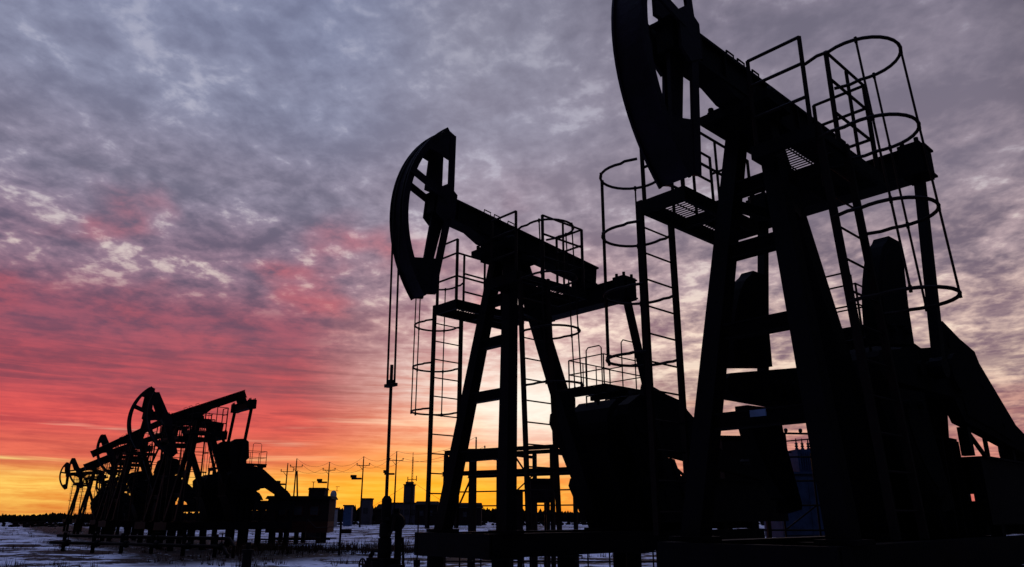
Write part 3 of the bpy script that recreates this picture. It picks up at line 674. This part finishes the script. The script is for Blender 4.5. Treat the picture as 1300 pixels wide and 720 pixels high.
# far scrub and woodland on the horizon
b = MB()
def shrub(x, y, w, h_):
    k = random.randint(5,7); vs = [(x,y,h_*random.uniform(.9,1.1))]
    for i in range(k):
        a = 6.283*i/k+random.random(); vs.append((x+w*math.cos(a)*random.uniform(.6,1.2), y+w*math.sin(a)*random.uniform(.6,1.2), h_*random.uniform(.35,.7)))
    for i in range(k):
        a = 6.283*i/k+random.random(); vs.append((x+w*.8*math.cos(a), y+w*.8*math.sin(a), -.3))
    fs = [(0,1+i,1+(i+1) % k) for i in range(k)] + [(1+i,1+k+i,1+k+(i+1) % k,1+(i+1) % k) for i in range(k)]
    b.add(vs, fs)
for i in range(6500):
    az = R(random.uniform(-62,62)); D = random.uniform(270,380); x = D*math.sin(az); y = D*math.cos(az)
    px = x/y*985
    env = 2.9 + 3.6*math.exp(-((px+140)/190)**2) + 1.0*mnoise.noise((px*.012,3.,0))
    h_ = env*random.uniform(.55,1.0)
    shrub(x, y, random.uniform(.5,1.7), h_)
    if random.random() < .5:
        for k in range(3):
            xx = x+random.uniform(-1,1); hh = h_*random.uniform(.95,1.08); b.add([(xx-.05,y,h_*.3),(xx+.05,y,h_*.3),(xx+random.uniform(-.3,.3),y+.1,hh)], [(0,1,2)])
tag(b.build('far_woodland', M['bark']), kind='stuff')
b = MB()
for i in range(2600):
    az = R(random.uniform(-50,50)); D = random.uniform(150,260); x = D*math.sin(az); y = D*math.cos(az)
    if mnoise.noise((x*.05,y*.11,1.)) > .05-.25*(D-75)/155:
        shrub(x, y, random.uniform(.25,.9), random.uniform(.12,.4)*(1+.5*(D-75)/155))
tag(b.build('low_scrub', M['bark']), kind='stuff')

# ------------------------------------------------------------------ sky: clouded sunset, computed from direction
w = bpy.data.worlds.new('World'); scene.world = w; w.use_nodes = True
nt = w.node_tree; N = nt.nodes; L = nt.links; N.clear()
tc = N.new('ShaderNodeTexCoord'); nv = N.new('ShaderNodeVectorMath'); nv.operation = 'NORMALIZE'; L.new(tc.outputs['Generated'], nv.inputs[0])
sx = N.new('ShaderNodeSeparateXYZ'); L.new(nv.outputs[0], sx.inputs[0]); X, Y, Z = sx.outputs
el = math_('MULTIPLY', math_('ARCSINE', Z), 180/math.pi); az = math_('MULTIPLY', math_('ARCTAN2', X, Y), 180/math.pi)
# keys: elevation in degrees -> (shaded cloud colour, lit gap colour), on three bearings
EL = [0, 2, 4.0, 6.4, 9.3, 13.2, 17.3, 23.2, 30, 35, 41]
LEFT = [((215,120,55),(245,180,80)),((236,146,58),(255,212,104)),((190,74,72),(234,106,88)),((176,56,72),(230,84,84)),((130,60,82),(190,74,88)),((102,68,94),(162,84,104)),((98,86,110),(160,128,148)),((100,98,120),(158,150,172)),((108,110,136),(154,158,184)),((106,110,138),(148,154,182)),((98,104,134),(136,144,174))]
MID  = [((250,130,20),(255,180,40)),((245,140,30),(255,195,70)),((245,136,66),(255,200,120)),((240,140,104),(255,222,180)),((230,158,142),(255,250,238)),((182,126,134),(250,224,214)),((142,112,128),(214,180,184)),((126,114,132),(180,168,184)),((122,118,138),(164,162,182)),((116,114,134),(152,152,172)),((106,106,126),(138,138,160))]
RIGHT= [((190,75,80),(240,115,95)),((185,82,90),(245,150,130)),((150,85,98),(240,160,140)),((120,84,100),(238,180,160)),((118,90,108),(244,212,190)),((124,100,116),(238,206,192)),((114,100,116),(200,174,178)),((110,102,120),(170,154,166)),((108,102,120),(152,142,158)),((102,98,116),(140,132,150)),((92,90,108),(126,122,140))]
def ramp(keys):
    n = N.new('ShaderNodeValToRGB'); cr = n.color_ramp; cr.interpolation = 'EASE'
    while len(cr.elements) < len(EL): cr.elements.new(.5)
    for e_, k, c in zip(cr.elements, EL, keys): e_.position = k/45; e_.color = (*lin(c),1)
    L.new(math_('DIVIDE', el, 45.), n.inputs['Fac']); return n.outputs['Color']
wr = smooth(az, -3., 17.); wl = smooth(az, -17., -2., 1., 0.)
def three(i): return mixc(wl, mixc(wr, ramp([k[i] for k in MID]), ramp([k[i] for k in RIGHT])), ramp([k[i] for k in LEFT]))
shade = three(0); light = three(1)
# cloud sheet: project the direction on a flat layer
den = math_('ADD', math_('MAXIMUM', Z, 0.), .16)
cx = N.new('ShaderNodeCombineXYZ'); L.new(math_('DIVIDE', X, den), cx.inputs[0]); L.new(math_('DIVIDE', Y, den), cx.inputs[1]); cx.inputs[2].default_value = 3.7
mp = N.new('ShaderNodeMapping'); mp.inputs['Rotation'].default_value = (0,0,R(14)); mp.inputs['Scale'].default_value = (1.0,.9,1.); L.new(cx.outputs[0], mp.inputs['Vector'])
C = mp.outputs[0]
c1 = noise(C, 1.5, 3, .5, .2); c2 = noise(C, 7.6, 4, .55, .3); c3 = noise(C, 23., 5, .6, .2); c4 = noise(C, 4.4, 3, .5, .2)
cl = math_('ADD', math_('ADD', math_('MULTIPLY', c1, .22), math_('MULTIPLY', c2, .46)), math_('ADD', math_('MULTIPLY', c3, .26), math_('MULTIPLY', c4, .14)))
sv = N.new('ShaderNodeCombineXYZ'); L.new(math_('MULTIPLY', az, .13), sv.inputs[0]); L.new(math_('ADD', math_('MULTIPLY', el, 2.2), math_('MULTIPLY', az, .012)), sv.inputs[1]); sv.inputs[2].default_value = 4.
s2 = noise(sv.outputs[0], 1.0, 7, .6, .5)
f = mixf(math_('MULTIPLY', smooth(el, 8., 16., .72, 0.), smooth(az, -6., 4., 1., .45)), smooth(cl, .435, .665), smooth(s2, .34, .66))
spark = smooth(cl, .575, .665)
f = math_('ADD', math_('MULTIPLY', f, smooth(el, 16., 27., 1., .66)), smooth(el, 16., 27., 0., .17))
colr = mixc(f, shade, light)
# the brightest gaps glow pale; low red light catches some cloud bellies
pale = mixc(math_('MULTIPLY', spark, math_('MULTIPLY', mixf(wl, smooth(el, 7., 13.), smooth(el, 13.5, 18.)), smooth(el, 20., 40., .6, .2))), colr, mixc(smooth(el, 12., 26.), lin((255,236,214)), lin((200,198,212))))
belly = math_('MULTIPLY', smooth(noise(C, 2.4, 3, .5, .2), .52, .70), math_('MULTIPLY', smooth(el, 10., 15.), math_('MULTIPLY', smooth(el, 18., 27., 1., 0.), smooth(az, -2., 8., 1., 0.))))
pale = mixc(math_('MULTIPLY', math_('MULTIPLY', belly, smooth(cl, .40, .58)), .5), pale, lin((208,84,92)))
# fine streaks lying along the horizon
st = N.new('ShaderNodeCombineXYZ'); L.new(math_('MULTIPLY', az, .045), st.inputs[0]); L.new(math_('MULTIPLY', el, 1.0), st.inputs[1])
s1 = noise(st.outputs[0], 1.0, 4, .55, .4)
low = math_('MULTIPLY', smooth(el, .3, 1.5), mixf(wl, smooth(el, 7., 11., 1., 0.), smooth(el, 4.6, 7.4, 1., 0.)))
pale = mixc(math_('MULTIPLY', smooth(s1, .56, .70), math_('MULTIPLY', low, .75)), pale, mixc(wr, mixc(smooth(el, 3., 5.), lin((255,218,120)), lin((255,228,196))), lin((248,190,160))))
pale = mixc(math_('MULTIPLY', smooth(s1, .30, .46, 1., 0.), math_('MULTIPLY', low, .35)), pale, mixc(wr, lin((196,62,52)), lin((140,70,86))))
# the hidden sun's glow above the horizon
gl = math_('ADD', math_('POWER', math_('DIVIDE', math_('SUBTRACT', az, -7.), 9.5), 2.), math_('POWER', math_('DIVIDE', math_('SUBTRACT', el, 1.3), 2.5), 2.))
pale = mixc(math_('MULTIPLY', math_('EXPONENT', math_('MULTIPLY', gl, -1.)), .65), pale, lin((255,176,34)))
gl2 = math_('ADD', math_('POWER', math_('DIVIDE', math_('SUBTRACT', az, 1.4), 5.2), 2.), math_('POWER', math_('DIVIDE', math_('SUBTRACT', el, 8.0), 2.9), 2.))
pale = mixc(math_('MULTIPLY', math_('EXPONENT', math_('MULTIPLY', gl2, -1.)), math_('ADD', .80, math_('MULTIPLY', f, .2))), pale, lin((255,250,238)))
# away from the sunset the sky is dusky
side = smooth(math_('ABSOLUTE', math_('SUBTRACT', az, -4.)), 39., 54.)
pale = mixc(math_('MULTIPLY', side, smooth(el, 40., 70., 1., 0.)), pale, lin((22,23,34)))
pale = mixc(smooth(el, 43., 62.), pale, lin((146,162,222)))
sky = N.new('ShaderNodeTexSky'); sky.sky_type = 'NISHITA'; sky.sun_disc = False; sky.sun_elevation = R(1.2); sky.sun_rotation = R(-6)
bg1 = N.new('ShaderNodeBackground'); L.new(pale, bg1.inputs['Color']); bg1.inputs['Strength'].default_value = 1.
bg2 = N.new('ShaderNodeBackground'); L.new(sky.outputs[0], bg2.inputs['Color']); bg2.inputs['Strength'].default_value = .01
ad = N.new('ShaderNodeAddShader'); L.new(bg1.outputs[0], ad.inputs[0]); L.new(bg2.outputs[0], ad.inputs[1])
ow = N.new('ShaderNodeOutputWorld'); L.new(ad.outputs[0], ow.inputs['Surface'])

sl = bpy.data.lights.new('sun', 'SUN'); sl.energy = .12; sl.angle = R(6); sl.color = (1,.5,.25)
so = bpy.data.objects.new('sun', sl); col.objects.link(so)
d = Vector((math.sin(R(-6))*math.cos(R(1.2)), math.cos(R(-6))*math.cos(R(1.2)), math.sin(R(1.2))))
so.rotation_euler = d.to_track_quat('Z','Y').to_euler()

# ------------------------------------------------------------------ camera
cd = bpy.data.cameras.new('camera'); cd.sensor_width = 36; cd.lens = 26.02; cd.clip_end = 20000; cd.clip_start = .05
co = bpy.data.objects.new('camera', cd); col.objects.link(co); co.location = (0,0,1.6); co.rotation_euler = (R(90+17.49),0,0)
scene.camera = co
vs_ = scene.view_settings; vs_.view_transform = 'Standard'; vs_.look = 'None'; vs_.exposure = 0; vs_.gamma = 1; vs_.use_curve_mapping = False
scene.cycles.use_denoising = True; scene.cycles.max_bounces = 4
